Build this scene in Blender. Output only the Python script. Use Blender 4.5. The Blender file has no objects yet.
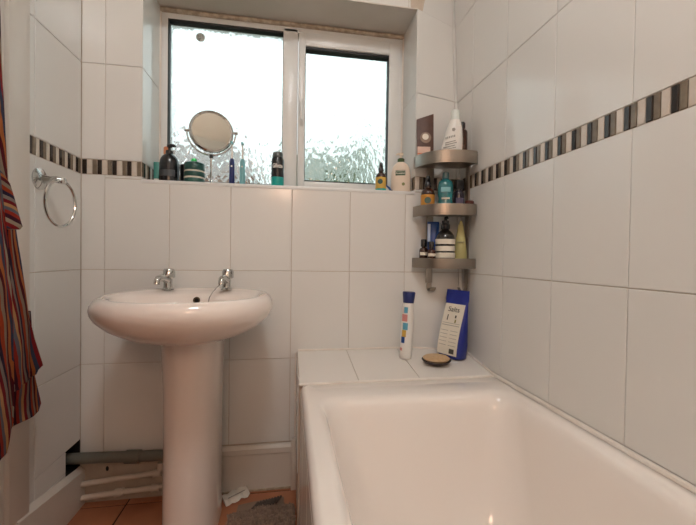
import bpy, bmesh, math, random
from mathutils import Vector, Matrix, noise
random.seed(7)
S = bpy.context.scene
C = S.collection
PI = math.pi
# ---------------------------------------------------------------- camera
cam_d = bpy.data.cameras.new('camera'); cam = bpy.data.objects.new('camera', cam_d); C.objects.link(cam)
fw = Vector((0.16361087, 0.98640982, -0.0150715)); rt = Vector((0.98645499, -0.16339823, 0.0144076)); up = Vector((-0.01174914, 0.0172246, 0.99978261))
M = Matrix((rt, up, -fw)).transposed().to_4x4()
M.translation = Vector((0.6836, -1.3465, 0.8446))
cam.matrix_world = M
cam_d.sensor_fit = 'HORIZONTAL'; cam_d.sensor_width = 36; cam_d.lens = 363.28 / 696 * 36
cam_d.clip_start = 0.02; cam_d.clip_end = 200
S.camera = cam
# ---------------------------------------------------------------- sky
w = bpy.data.worlds.new('overcast_sky'); S.world = w; w.use_nodes = True
nt = w.node_tree; nt.nodes.clear()
wo = nt.nodes.new('ShaderNodeOutputWorld'); bg = nt.nodes.new('ShaderNodeBackground')
bg.inputs[0].default_value = (0.90, 0.98, 1.0, 1); bg.inputs[1].default_value = 1.5
nt.links.new(bg.outputs[0], wo.inputs[0])
# daylight sampling portal in the window opening
pl = bpy.data.lights.new('window_portal', 'AREA'); pl.shape = 'RECTANGLE'; pl.size = 1.0; pl.size_y = 0.7
pl.cycles.is_portal = True
po = bpy.data.objects.new('window_portal', pl); C.objects.link(po); po.location = (0.68, 0.26, 1.45); po.rotation_euler = (-PI/2, 0, 0)
S.view_settings.view_transform = 'Standard'; S.view_settings.look = 'None'; S.view_settings.gamma = 1
S.view_settings.use_curve_mapping = False
S.view_settings.exposure = 0.22
LAMP_CEIL = 33.0; LAMP_WALL = 17.0

# ---------------------------------------------------------------- materials
def lin(h):
    v = [int(h[i:i+2], 16)/255 for i in (0, 2, 4)]
    return tuple(x/12.92 if x <= .04045 else ((x+.055)/1.055)**2.4 for x in v) + (1,)
def mat(name, col, rough=.5, metal=0, coat=0, trans=0, bump=None, var=None, emit=0, spec=.5):
    m = bpy.data.materials.new(name); m.use_nodes = True
    n = m.node_tree.nodes; L = m.node_tree.links; b = n['Principled BSDF']
    c = lin(col) if isinstance(col, str) else tuple(col)+(1,)
    b.inputs['Base Color'].default_value = c; b.inputs['Roughness'].default_value = rough
    b.inputs['Metallic'].default_value = metal; b.inputs['Coat Weight'].default_value = coat
    b.inputs['Transmission Weight'].default_value = trans
    b.inputs['Specular IOR Level'].default_value = spec
    if emit:
        b.inputs['Emission Color'].default_value = c; b.inputs['Emission Strength'].default_value = emit
    tc = n.new('ShaderNodeTexCoord')
    if var:                                   # (scale, amount, colour2)
        nz = n.new('ShaderNodeTexNoise'); nz.inputs['Scale'].default_value = var[0]; nz.inputs['Detail'].default_value = 4
        L.new(tc.outputs['Object'], nz.inputs['Vector'])
        mr = n.new('ShaderNodeMapRange'); mr.inputs[1].default_value = .35; mr.inputs[2].default_value = .7; mr.inputs[4].default_value = var[1]
        mx = n.new('ShaderNodeMix'); mx.data_type = 'RGBA'; mx.inputs[6].default_value = c; mx.inputs[7].default_value = lin(var[2])
        L.new(nz.outputs[0], mr.inputs[0]); L.new(mr.outputs[0], mx.inputs[0]); L.new(mx.outputs[2], b.inputs['Base Color'])
    if bump:                                  # (scale vector, strength, distance)
        mp = n.new('ShaderNodeMapping'); mp.inputs['Scale'].default_value = bump[0]
        nz = n.new('ShaderNodeTexNoise'); nz.inputs['Scale'].default_value = 1; nz.inputs['Detail'].default_value = 3
        bp = n.new('ShaderNodeBump'); bp.inputs['Strength'].default_value = bump[1]; bp.inputs['Distance'].default_value = bump[2]
        L.new(tc.outputs['Object'], mp.inputs[0]); L.new(mp.outputs[0], nz.inputs['Vector'])
        L.new(nz.outputs[0], bp.inputs['Height']); L.new(bp.outputs[0], b.inputs['Normal'])
    return m
TILE = mat('glazed_tile', 'e1e0dc', .13, bump=((30, 30, 3), .12, .001), spec=.4)
TILE2 = mat('ledge_tile', 'e6e1da', .16, bump=((9, 9, 9), .2, .002))
GROUT = mat('grout', 'cbbfb2', .85, var=(9, .6, 'b59c85'))
MDARK = mat('mosaic_dark', '2b211c', .15); MTAUPE = mat('mosaic_taupe', '7d7060', .2, var=(60, .6, '5f5548'))
MCREAM = mat('mosaic_cream', 'd2cac0', .25, var=(40, .35, 'bda88f'))
PAINT = mat('white_gloss_paint', 'd6cfc6', .35, bump=((14, 14, 5), .2, .002), var=(6, .3, 'c4b8aa'))
PAINTW = mat('wall_emulsion', 'd6d0c8', .7)
CEILM = mat('ceiling_paint', 'e8e4de', .8)
UPVC = mat('window_plastic', 'e3e4e2', .28)
GASK = mat('rubber_gasket', '26282a', .6)
CERAM = mat('glazed_ceramic', 'ede2da', .07, coat=.5)
ENAMEL = mat('bath_enamel', 'efe8e1', .1, coat=.4)
CHROME = mat('chrome', 'c9cac8', .08, 1)
STEEL = mat('brushed_steel', '9c958c', .3, 1, bump=((4, 4, 160), .3, .0006))
PIPEG = mat('grey_plastic_pipe', '68675f', .45)
PIPEW = mat('painted_pipe', 'cbbfb2', .4, bump=((40, 40, 40), .3, .002))
FLOORM = mat('terracotta_tile', 'ad7150', .35, var=(7, .8, '955b3e'), bump=((20, 20, 20), .2, .002))
FGROUT = mat('floor_grout', '3f2a1e', .9)
DARK = mat('recess_shade_paint', '17120f', .95)  # near-black colour standing in for the shade inside holes
PLASTER = mat('rough_plaster', 'b8aa9b', .8, bump=((25, 25, 25), .5, .004), var=(20, .4, '8d7b6b'))
CAULK = mat('sealant', 'e6e0d8', .4, var=(25, .25, 'c9b49c'))
GRIME = mat('stained_sealant', 'c4b4a0', .6, var=(45, .7, '7a6650'))
BLACKP = mat('black_plastic', '15171a', .25, coat=.3)
AMBER = mat('amber_bottle', '3a1a0c', .12, coat=.4)
WHITEP = mat('white_plastic', 'e9e6e0', .3)
CREAMP = mat('cream_plastic', 'ead9c6', .3)
def P(name, h, r=.4, **k): return mat(name, h, r, **k)
TEAL = P('teal_plastic', '1fa39b', .3); DGREEN = P('dark_green', '23504a', .35); LGREEN = P('bright_green', '2fd06a', .35)
TEALG = P('teal_tube', '4f9a90', .3); ORANGE = P('orange_cap', 'd88a5e', .4); NAVY = P('navy', '1d2c66', .35); LBLUE = P('pale_blue', '7db9bf', .35)
YELL = P('yellow_label', 'c9a24a', .5); LABEL = P('paper_label', 'e3dccd', .6); LABG = P('green_label', '3c5b3f', .5); BLUE = P('blue', '1d4a8f', .3)
BAGBLUE = P('bag_blue', '1a2a86', .4, bump=((30, 30, 30), .4, .004)); INK = P('ink', '4a463c', .6); INKL = P('pale_ink', '96928a', .6)
PGREEN = P('pale_green_tube', 'b9b277', .45); BROWNP = P('brown_card', '4c3026', .5, var=(40, .5, '6b4a3a')); PINKP = P('pink_print', 'd9b7a6', .6)
ORNP = P('orange_print', 'c3683a', .6); SOAP = P('soap', 'c8a983', .5, var=(90, .6, 'ad8a60')); SHELL = P('dark_shell', '33231c', .35)
MATC = P('mat_cotton', '97806f', .95, var=(50, .7, '6a574c')); MATB = P('mat_backing', '8a7565', .9); MATD = P('mat_dark_stripe', '3a312d', .9, var=(200, .8, '6f6258'))
PAPER = P('paper', 'd8d0c4', .7); PINKT = P('pink_mark', 'd08a86', .5); SKYT = P('sky_mark', '5aa2bd', .5)
TEALLIQ = mat('teal_bottle', '1c7076', .12, coat=.5); GOLD = P('gold_liquid', 'c88b35', .3)

def mirror_mat():
    return mat('mirror_glass', 'c9d2d0', .04, 1)
MIRR = mirror_mat()

def glass_mat():
    m = bpy.data.materials.new('patterned_glass'); m.use_nodes = True
    n = m.node_tree.nodes; L = m.node_tree.links; n.clear()
    out = n.new('ShaderNodeOutputMaterial'); mix = n.new('ShaderNodeMixShader'); mix.inputs[0].default_value = .72
    tr = n.new('ShaderNodeBsdfTransparent'); tr.inputs[0].default_value = (.93, .97, .96, 1)
    g = n.new('ShaderNodeBsdfGlass'); g.inputs['IOR'].default_value = 1.45; g.inputs['Roughness'].default_value = .08; g.inputs['Color'].default_value = (.93, .97, .96, 1)
    tc = n.new('ShaderNodeTexCoord'); mp = n.new('ShaderNodeMapping'); mp.inputs['Scale'].default_value = (1, 1, .55); mp.inputs['Rotation'].default_value = (0, .5, 0)
    vo = n.new('ShaderNodeTexVoronoi'); vo.inputs['Scale'].default_value = 62; vo.feature = 'SMOOTH_F1'; vo.inputs['Smoothness'].default_value = .5
    nz = n.new('ShaderNodeTexNoise'); nz.inputs['Scale'].default_value = 30
    mv = n.new('ShaderNodeVectorMath'); mv.operation = 'MULTIPLY_ADD'; mv.inputs[1].default_value = (.02, .02, .02)
    bp = n.new('ShaderNodeBump'); bp.inputs['Strength'].default_value = .5; bp.inputs['Distance'].default_value = .006
    L.new(tc.outputs['Object'], mp.inputs[0]); L.new(mp.outputs[0], nz.inputs['Vector'])
    L.new(nz.outputs['Color'], mv.inputs[0]); L.new(mp.outputs[0], mv.inputs[2]); L.new(mv.outputs[0], vo.inputs['Vector'])
    L.new(vo.outputs['Distance'], bp.inputs['Height']); L.new(bp.outputs[0], g.inputs['Normal'])
    L.new(tr.outputs[0], mix.inputs[1]); L.new(g.outputs[0], mix.inputs[2]); L.new(mix.outputs[0], out.inputs[0])
    return m
GLASS = glass_mat()
def stripe_mat(name, vec, freq):
    m = bpy.data.materials.new(name); m.use_nodes = True
    n = m.node_tree.nodes; L = m.node_tree.links; b = n['Principled BSDF']; b.inputs['Roughness'].default_value = .95
    b.inputs['Specular IOR Level'].default_value = .1
    tc = n.new('ShaderNodeTexCoord'); d = n.new('ShaderNodeVectorMath'); d.operation = 'DOT_PRODUCT'; d.inputs[1].default_value = vec
    nz = n.new('ShaderNodeTexNoise'); nz.inputs['Scale'].default_value = 9
    ad = n.new('ShaderNodeMath'); ad.operation = 'MULTIPLY_ADD'; ad.inputs[1].default_value = .03
    mu = n.new('ShaderNodeMath'); mu.operation = 'MULTIPLY'; mu.inputs[1].default_value = freq
    fr = n.new('ShaderNodeMath'); fr.operation = 'FRACT'; cr = n.new('ShaderNodeValToRGB'); cr.color_ramp.interpolation = 'CONSTANT'
    cols = ['6a1a20', '7a6e66', '2a2030', '92381f', '80705f', '4a141a', 'a05c34', '353a4c', '7a1f22', '94836f', '3a1824', '8a2c22', '5c5a60', 'a87c54']
    e = cr.color_ramp.elements
    e[0].position = 0; e[0].color = lin(cols[0]); e[1].position = 1/len(cols); e[1].color = lin(cols[1])
    for i in range(2, len(cols)):
        q = e.new(i/len(cols)); q.color = lin(cols[i])
    L.new(tc.outputs['Object'], d.inputs[0]); L.new(tc.outputs['Object'], nz.inputs['Vector'])
    L.new(nz.outputs[0], ad.inputs[0]); L.new(d.outputs['Value'], ad.inputs[2]); L.new(ad.outputs[0], mu.inputs[0]); L.new(mu.outputs[0], fr.inputs[0])
    L.new(fr.outputs[0], cr.inputs[0]); L.new(cr.outputs[0], b.inputs['Base Color'])
    n2 = n.new('ShaderNodeTexNoise'); n2.inputs['Scale'].default_value = 400; bp = n.new('ShaderNodeBump'); bp.inputs['Strength'].default_value = .5; bp.inputs['Distance'].default_value = .003
    L.new(tc.outputs['Object'], n2.inputs['Vector']); L.new(n2.outputs[0], bp.inputs['Height']); L.new(bp.outputs[0], b.inputs['Normal'])
    return m
ROBE = stripe_mat('striped_towelling', (.3, 1, .24), 7.5)
ROBE2 = stripe_mat('striped_towelling_cuff', (0, .35, 1), 9)
ROBE3 = stripe_mat('striped_towelling_upright', (.3, 1, .05), 9)

# ---------------------------------------------------------------- mesh helpers
class MB:
    def __init__(s): s.v = []; s.f = []; s.m = []; s.mats = []
    def mi(s, m):
        if m not in s.mats: s.mats.append(m)
        return s.mats.index(m)
    def add(s, vs, fs, m):
        k = len(s.v); i = s.mi(m); s.v += [tuple(v) for v in vs]
        for f in fs: s.f.append(tuple(k+j for j in f)); s.m.append(i)
        return s
    def box(s, a, b, m, rot=None, c=None):
        x0, y0, z0 = a; x1, y1, z1 = b
        vs = [Vector(p) for p in ((x0,y0,z0),(x1,y0,z0),(x1,y1,z0),(x0,y1,z0),(x0,y0,z1),(x1,y0,z1),(x1,y1,z1),(x0,y1,z1))]
        if rot:
            c = Vector(c) if c else (Vector(a)+Vector(b))/2
            vs = [rot @ (v-c)+c for v in vs]
        return s.add(vs, [(0,3,2,1),(4,5,6,7),(0,1,5,4),(1,2,6,5),(2,3,7,6),(3,0,4,7)], m)
    def bbox(s, a, b, m, r=.004, seg=2):
        bm = bmesh.new(); bmesh.ops.create_cube(bm, size=1)
        for v in bm.verts: v.co = Vector([(a[i]+b[i])/2+v.co[i]*(b[i]-a[i]) for i in range(3)])
        bmesh.ops.bevel(bm, geom=bm.edges[:], offset=r, segments=seg, profile=.5, affect='EDGES')
        bm.verts.index_update()
        s.add([v.co for v in bm.verts], [[v.index for v in f.verts] for f in bm.faces], m); bm.free(); return s
    def rings(s, rs, m, cap0=True, cap1=True, closed=True):
        n = len(rs[0]); vs = [p for r in rs for p in r]; fs = []
        for i in range(len(rs)-1):
            for j in range(n if closed else n-1):
                k = (j+1) % n; fs.append((i*n+j, i*n+k, (i+1)*n+k, (i+1)*n+j))
        if cap0: fs.append(tuple(range(n-1, -1, -1)))
        if cap1: fs.append(tuple((len(rs)-1)*n+j for j in range(n)))
        return s.add(vs, fs, m)
    def lathe(s, prof, m, c=(0,0,0), n=32, sx=1, sy=1, rot=None, cap0=True, cap1=True):
        rs = []
        for r, z in prof:
            ring = [Vector((r*sx*math.cos(2*PI*j/n), r*sy*math.sin(2*PI*j/n), z)) for j in range(n)]
            if rot: ring = [rot @ p for p in ring]
            rs.append([p+Vector(c) for p in ring])
        return s.rings(rs, m, cap0, cap1)
    def tube(s, pts, r, m, n=12, closed=False, flat=1):
        pts = [Vector(p) for p in pts]; k = len(pts); rs = []; ref = None
        for i, p in enumerate(pts):
            if closed: t = pts[(i+1) % k]-pts[i-1]
            else: t = pts[min(i+1, k-1)]-pts[max(i-1, 0)]
            t.normalize()
            if ref is None: ref = t.orthogonal().normalized() if abs(t.z) > .99 else t.cross(Vector((0,0,1))).normalized()
            a = (ref-t*ref.dot(t)).normalized(); ref = a; b = t.cross(a)
            rr = r[i] if isinstance(r, (list, tuple)) else r
            rs.append([p+a*rr*math.cos(2*PI*j/n)+b*rr*flat*math.sin(2*PI*j/n) for j in range(n)])
        if closed: rs.append(rs[0]); return s.rings(rs, m, False, False)
        return s.rings(rs, m)
    def arc(s, c, r, z0, z1, a0, a1, m, n=14, sx=1, sy=1, th=.0007):   # a label wrapped round a bottle
        r2 = r+th; vs = []; fs = []
        for j in range(n+1):
            a = math.radians(a0+(a1-a0)*j/n)
            for rr in (r-.0003, r2):
                for z in (z0, z1): vs.append((c[0]+rr*sx*math.cos(a), c[1]+rr*sy*math.sin(a), c[2]+z))
        for j in range(n):
            a = j*4; b = a+4
            fs += [(a+2,b+2,b+3,a+3), (a,a+1,b+1,b), (a+1,a+3,b+3,b+1), (a,b,b+2,a+2)]
        fs += [(0,2,3,1), (n*4, n*4+1, n*4+3, n*4+2)]
        return s.add(vs, fs, m)
    def build(s, name, parent=None, loc=None, sharp=35, fix=True):
        me = bpy.data.meshes.new(name); me.from_pydata(s.v, [], s.f)
        for m in s.mats: me.materials.append(m)
        me.polygons.foreach_set('material_index', s.m)
        if fix:
            bm = bmesh.new(); bm.from_mesh(me); bmesh.ops.recalc_face_normals(bm, faces=bm.faces); bm.to_mesh(me); bm.free()
        me.polygons.foreach_set('use_smooth', [True]*len(me.polygons)); me.set_sharp_from_angle(angle=math.radians(sharp))
        o = bpy.data.objects.new(name, me); C.objects.link(o)
        if parent: o.parent = parent
        if loc: o.location = loc
        return o
def empty(name, loc, label, cat, group=None, rz=0):
    o = bpy.data.objects.new(name, None); C.objects.link(o); o.location = loc; o.rotation_euler.z = rz; o.empty_display_size = .02
    o['label'] = label; o['category'] = cat
    if group: o['group'] = group
    return o
def tag(o, label, cat, group=None):
    o['label'] = label; o['category'] = cat
    if group: o['group'] = group
    return o
def struct(o): o['kind'] = 'structure'; return o
def text(name, body, size, m, parent, loc, rot, ext=.0004, wide=1, wrap=0, bold=0):
    cu = bpy.data.curves.new(name, 'FONT'); cu.body = body; cu.size = size; cu.extrude = ext; cu.offset = bold; cu.align_x = 'CENTER'; cu.align_y = 'CENTER'
    t = bpy.data.objects.new('tmp', cu); C.objects.link(t)
    dg = bpy.context.evaluated_depsgraph_get(); me = bpy.data.meshes.new_from_object(t.evaluated_get(dg))
    bpy.data.objects.remove(t); me.name = name; me.materials.clear(); me.materials.append(m)
    if wrap:
        for v in me.vertices:
            a = v.co.x*wide/wrap; rr = wrap+v.co.z; v.co.x = rr*math.sin(a)/wide; v.co.z = rr*math.cos(a)-wrap
    o = bpy.data.objects.new(name, me); C.objects.link(o); o.parent = parent; o.location = loc; o.rotation_euler = rot; o.scale = (wide, 1, 1)
    return o

# ---------------------------------------------------------------- room shell
XR = 1.36; YB = -2.4; ZC = 2.4
WX0, WX1, WZ0, WZ1, WY = .185, 1.166, 1.10, 1.80, .17
ROWS = [-.17, .15, .47, .79, 1.11, 1.16, 1.48, 1.80, 2.12, 2.44]
def tile_rect(mb, T, u0, u1, z0, z1, m, g=.0018, th=.003, wob=.0003):
    u0 += g/2; u1 -= g/2; z0 += g/2; z1 -= g/2
    if u1-u0 < .004 or z1-z0 < .004: return
    e = .0015; r = lambda: random.uniform(-wob, wob)
    a, b, c = r(), r(), r()
    d = lambda u, z: a*((u-u0)/(u1-u0)-.5)+b*((z-z0)/(z1-z0)-.5)
    O = [(u0,z0),(u1,z0),(u1,z1),(u0,z1)]; I = [(u0+e,z0+e),(u1-e,z0+e),(u1-e,z1-e),(u0+e,z1-e)]
    vs = [T(u, z, -.0005) for u, z in O]+[T(u, z, th-.0008+d(u, z)) for u, z in O]+[T(u, z, th+d(u, z)) for u, z in I]
    fs = [(8,9,10,11)]
    for i in range(4):
        j = (i+1) % 4; fs += [(i,j,4+j,4+i), (4+i,4+j,8+j,8+i)]
    mb.add(vs, fs, m)
def clip(r, h):
    u0, u1, z0, z1 = r; a, b, c, d = h
    if u1 <= a or u0 >= b or z1 <= c or z0 >= d: return [r]
    o = []
    if z0 < c: o.append((u0, u1, z0, c))
    if z1 > d: o.append((u0, u1, d, z1))
    za, zb = max(z0, c), min(z1, d)
    if u0 < a: o.append((u0, a, za, zb))
    if u1 > b: o.append((b, u1, za, zb))
    return o
def tiling(mb, T, us, zmin, zmax, holes=(), order='DCT', a0=0, per=.046):
    lo, hi = us[0], us[-1]
    for i in range(len(ROWS)-1):
        z0, z1 = max(ROWS[i], zmin), min(ROWS[i+1], zmax)
        if z1 <= z0: continue
        if abs(ROWS[i+1]-1.16) < 1e-6:
            u = a0; k = 0
            while u > lo: u -= per
            while u < hi-.002:
                q_ = order[k % 3]; st = {'D': .0146, 'T': .0146, 'C': per-.0292}[q_]
                if u+st > lo+.002:
                    rs = [(max(u, lo), min(u+st, hi), z0, z1)]
                    for h in holes: rs = [q for r in rs for q in clip(r, h)]
                    for r in rs: tile_rect(mb, T, *r, {'T': MTAUPE, 'D': MDARK, 'C': MCREAM}[q_], g=.002, wob=.0002)
                u += st; k += 1
            continue
        for a, b in zip(us[:-1], us[1:]):
            rs = [(a, b, z0, z1)]
            for h in holes: rs = [q for r in rs for q in clip(r, h)]
            for r in rs: tile_rect(mb, T, *r, TILE)
# back wall
mb = MB()
def warp(x, z): return max(0, (x-1.17)/.19)*(-.045+(max(z, .3)-.5)*.1)
hole = (WX0, WX1, WZ0, WZ1)
for a, b in (((0-.3, .0), (WX0, 1)), ((WX1, 0), (XR, 1))):
    mb.box((a[0], .003, -.05), (b[0], .30, ZC+.05), GROUT)
mb.box((WX0, .003, -.05), (WX1, .30, WZ0), GROUT); mb.box((WX0, .003, WZ1), (WX1, .30, ZC+.05), GROUT)
tiling(mb, lambda u, z, d: (u, .003-d, z), [0, .072, .2765, .4809, .6966, .9123, 1.128, 1.3437, XR], .163, ZC, [hole], 'DCT', .002, .046)
# plaster under the tiles behind the pipes
mb.box((.0, -.001, 0), (.45, .0035, .165), PLASTER)
# tiled reveals and painted head
RT = lambda u, z, d: (WX0+d, u, z)
tiling(mb, RT, [.0, WY], WZ0, WZ1, order='TDC', a0=.004)
RT = lambda u, z, d: (WX1-d, u, z)
tiling(mb, RT, [.0, WY], WZ0, WZ1, order='TDC', a0=.004)
mb.box((WX0, .0, WZ1-.003), (WX1, WY, WZ1+.001), PAINT)
# shear everything right of the window a touch: that corner is out of true
mb.v = [(x, y+warp(x, z), z) for x, y, z in mb.v]
struct(mb.build('wall_back', sharp=15))
# right wall
mb = MB(); mb.box((XR+.003, YB-.1, -.05), (XR+.1, .45, ZC+.05), GROUT)
us = sorted([.15, -.067+.2168]+[-.067-.2168*k for k in range(0, 11)]+[YB])
tiling(mb, lambda u, z, d: (XR+.003-d, u, z), sorted(set(us)), .2, ZC, order='CTD', a0=-.372, per=.0465)
struct(mb.build('wall_right', sharp=15))
# left wall
mb = MB(); mb.box((-.12, YB-.1, -.05), (-.003, -.08, ZC+.05), GROUT); mb.box((-.12, -.08, .216), (-.003, .003, ZC+.05), GROUT); mb.box((-.12, -.08, -.05), (-.003, .003, .125), GROUT)
mb.box((-.14, -.09, .1), (-.10, .003, .25), DARK)
for q0, q1 in (((-.11, -.082, .2145), (-.004, .003, .2165)), ((-.11, -.0805, .124), (-.004, -.0785, .217)), ((-.11, -.08, .1245), (-.004, .003, .1262)), ((-.11, .001, .124), (-.002, .004, .217))): mb.box(q0, q1, DARK)  # thin near-black liners added so the pipe hole looks deep in shade
tiling(mb, lambda u, z, d: (-.003+d, u, z), [-.25, -.225, 0], .12, ZC, [(-.08, .01, .1, .216)], order='DTC', a0=-.029, per=.0437)
mb.box((-.003, YB, 0), (.0, -.31, ZC), PAINTW)
struct(mb.build('wall_left', sharp=15))
mb = MB(); mb.box((-.1, YB-.1, -.05), (XR+.1, YB, ZC+.05), PAINTW); struct(mb.build('wall_front'))
mb = MB(); mb.box((-.1, YB-.1, ZC), (XR+.1, .4, ZC+.1), CEILM); struct(mb.build('ceiling'))
# floor of square terracotta tiles
mb = MB(); mb.box((-.1, YB-.1, -.06), (XR+.1, .3, -.003), FGROUT)
FT = lambda u, z, d: (u, z, -.003+d)
fx = [-.1, .155, .46, .765, 1.07, 1.4]; fy = [-2.4, -2.14, -1.84, -1.54, -1.24, -.94, -.64, -.34, -.03, .02]
for a, b in zip(fx[:-1], fx[1:]):
    for c, d in zip(fy[:-1], fy[1:]): tile_rect(mb, FT, a, b, c, d, FLOORM, g=.006, wob=.0003)
struct(mb.build('floor', sharp=15))
# skirtings
mb = MB()
def skirt(mb, T, u0, u1, h, lip, th=.018):
    prof = [(0, 0), (th, 0), (th, h-lip), (th+.004, h-lip+.004), (th+.004, h-.008), (th*.6, h), (0, h)]
    mb.rings([[T(u, z, d) for d, z in prof] for u in (u0, u1)], PAINT)
skirt(mb, lambda u, z, d: (u, -d, z), .30, .712, .16, .03)
mb.box((.44, -.0235, .001), (.712, -.018, .006), GRIME)
struct(mb.build('baseboard_back'))
mb = MB()
vs = [(.0, -.001, 0), (.016, -.001, 0), (.016, -.001, .112), (.0, -.001, .126), (.0, -.31, 0), (.016, -.31, 0), (.016, -.31, .155), (.0, -.31, .17)]
mb.rings([vs[:4], vs[4:]], PAINT)
struct(mb.build('baseboard_left'))
# white jamb board beyond the tiled strip
mb = MB(); mb.bbox((-.002, -.335, 0), (.012, -.262, 2.3), PAINT, .003); mb.box((-.003, -.263, .0), (.002, -.25, 2.3), CAULK)
struct(mb.build('trim_1'))
mb = MB(); mb.bbox((.704, -.036, 0), (.722, -.018, .185), PAINT, .002); mb.tube([(.717, -.003, .18), (.717, -.003, .49)], .003, CAULK, 8)
struct(mb.build('trim_2'))
# sill with a rounded front edge and sealant line
mb = MB(); mb.bbox((WX0, -.002, WZ0-.012), (WX1, WY, WZ0+.001), UPVC, .003)
mb.tube([(WX0+.005, WY-.003, WZ1-.012), (.4, WY-.003, WZ1-.013), (.7, WY-.003, WZ1-.012), (WX1-.005, WY-.003, WZ1-.012)], .009, GRIME, 10)
mb.tube([(WX0+.004, WY-.002, WZ0), (WX0+.004, WY-.002, WZ1-.01)], .005, CAULK, 8); mb.tube([(WX1-.004, WY-.002, WZ0), (WX1-.004, WY-.002, WZ1-.01)], .005, CAULK, 8)
struct(mb.build('trim_3'))
# sealant along bath and wall, ledge and walls
mb = MB(); mb.tube([(XR-.002, -.255, .463), (XR-.002, -2.0, .463)], .0065, CAULK, 8)
mb.tube([(.725, -.002, .498), (1.17, -.002, .498)], .004, CAULK, 8); mb.tube([(1.17, -.003, .498), (XR, -.046, .492)], .004, CAULK, 8)
mb.tube([(XR-.003, -.04, .493), (XR-.003, -.26, .464)], .004, CAULK, 8)
struct(mb.build('trim_4'))

# ---------------------------------------------------------------- window
win = bpy.data.objects.new('window_1', None); C.objects.link(win); struct(win); win.location = (0, WY, WZ0)
H = WZ1-WZ0; zt = 1.775-WZ0
def frame(mb, x0, x1, z0, z1, t, y0, y1, m, rr=.004):
    tl, tr_, tt, tb = t
    mb.bbox((x0, y0, z0), (x0+tl, y1, z1), m, rr); mb.bbox((x1-tr_, y0, z0), (x1, y1, z1), m, rr)
    mb.bbox((x0+tl-.002, y0, z1-tt), (x1-tr_+.002, y1, z1), m, rr); mb.bbox((x0+tl-.002, y0, z0), (x1-tr_+.002, y1, z0+tb), m, rr)
mb = MB(); frame(mb, WX0+.001, WX1-.001, 0, zt+.02, (.03, .018, .036, .035), 0, .06, UPVC)
mb.bbox((.655, 0, .03), (.716, .06, zt), UPVC, .004)
mb.build('window_frame', win)
mb = MB(); frame(mb, .214, .657, .033, zt-.012, (.005, .003, .012, .003), .002, .03, GASK, .001); mb.build('gasket', win)  # rubber seal; its top bar is thicker to include the shadow there
mb = MB(); frame(mb, .718, 1.146, .012, zt-.016, (.028, .047, .055, .042), -.012, .045, UPVC, .005); sash = mb.build('window_sash', win)
mb = MB(); frame(mb, .7445, 1.101, .053, zt-.069, (.003, .004, .012, .006), -.006, .03, GASK, .001); mb.build('gasket', sash)
mb = MB(); mb.box((.219, .026, .037), (.655, .032, zt-.022), GLASS); mb.build('window_pane', win)
mb = MB(); mb.box((.748, .022, .058), (1.096, .028, zt-.078), GLASS); mb.build('window_pane', sash)
mb = MB(); mb.bbox((.722, -.022, .33), (.738, -.012, .385), UPVC, .004); mb.bbox((.725, -.036, .345), (.735, -.02, .362), UPVC, .003)
mb.bbox((.724, -.046, .29), (.736, -.034, .365), UPVC, .005); mb.build('window_handle', sash)
# ---------------------------------------------------------------- suction hook on the pane
e = empty('suction_hook', (.332, .187, 1.707), 'small clear suction hook stuck near the top of the left window pane', 'hook')
GREYP = P('smoky_plastic', 'b4b6b0', .3)
mb = MB(); mb.lathe([(.016, 0), (.017, .002), (.012, .006), (.005, .009)], GREYP, rot=Matrix.Rotation(PI/2, 3, 'X')); mb.build('suction_cup', e)
mb = MB(); mb.tube([(0, -.008, .002), (0, -.016, .0), (0, -.018, -.008), (0, -.024, -.012), (0, -.028, -.006)], .0025, GREYP, 8); mb.build('hook', e)

# ---------------------------------------------------------------- outside
mb = MB(); mb.box((-20, .6, -3.2), (20, 30, -3.1), P('lawn', '4c5a3a', .9)); struct(mb.build('ground_outside'))
def brick_mat():
    m = mat('red_brick', '8a5a48', .85); n = m.node_tree.nodes; L = m.node_tree.links
    b = n.new('ShaderNodeTexBrick'); b.inputs['Color1'].default_value = lin('8e5f4c'); b.inputs['Color2'].default_value = lin('774a3a'); b.inputs['Mortar'].default_value = lin('b0a090')
    b.inputs['Scale'].default_value = 4; tc = n.new('ShaderNodeTexCoord'); mp = n.new('ShaderNodeMapping'); mp.inputs['Rotation'].default_value = (PI/2, 0, 0)
    L.new(tc.outputs['Object'], mp.inputs[0]); L.new(mp.outputs[0], b.inputs['Vector']); L.new(b.outputs[0], n['Principled BSDF'].inputs['Base Color']); return m
BR = brick_mat()
e = empty('house', (-2.0, 9, -3.1), 'red brick house seen blurred through the left window pane', 'building')
mb = MB(); mb.box((-3, 0, 0), (1.7, 5, 6.2), BR); hw = mb.build('wall', e)
mb = MB(); mb.add([(-3.2,-.2,6.2),(1.9,-.2,6.2),(1.9,5.2,6.2),(-3.2,5.2,6.2),(-2.4,2.5,7.6),(1.2,2.5,7.6)], [(0,1,5,4),(1,2,5),(2,3,4,5),(3,0,4),(0,3,2,1)], P('roof_tile', '5b4a42', .8)); mb.build('roof', e)
for x in (-1.6, .6):
    mb = MB(); mb.bbox((x, -.05, 3.6), (x+1, .02, 4.8), UPVC, .01); f = mb.build('house_window', e)
    mb = MB(); mb.box((x+.1, -.06, 3.7), (x+.9, -.045, 4.7), P('dark_glass', '2a3034', .1)); mb.build('pane', f)
LEAF = P('leaves', '34462f', .8, var=(6, .8, '54683f'))
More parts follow.
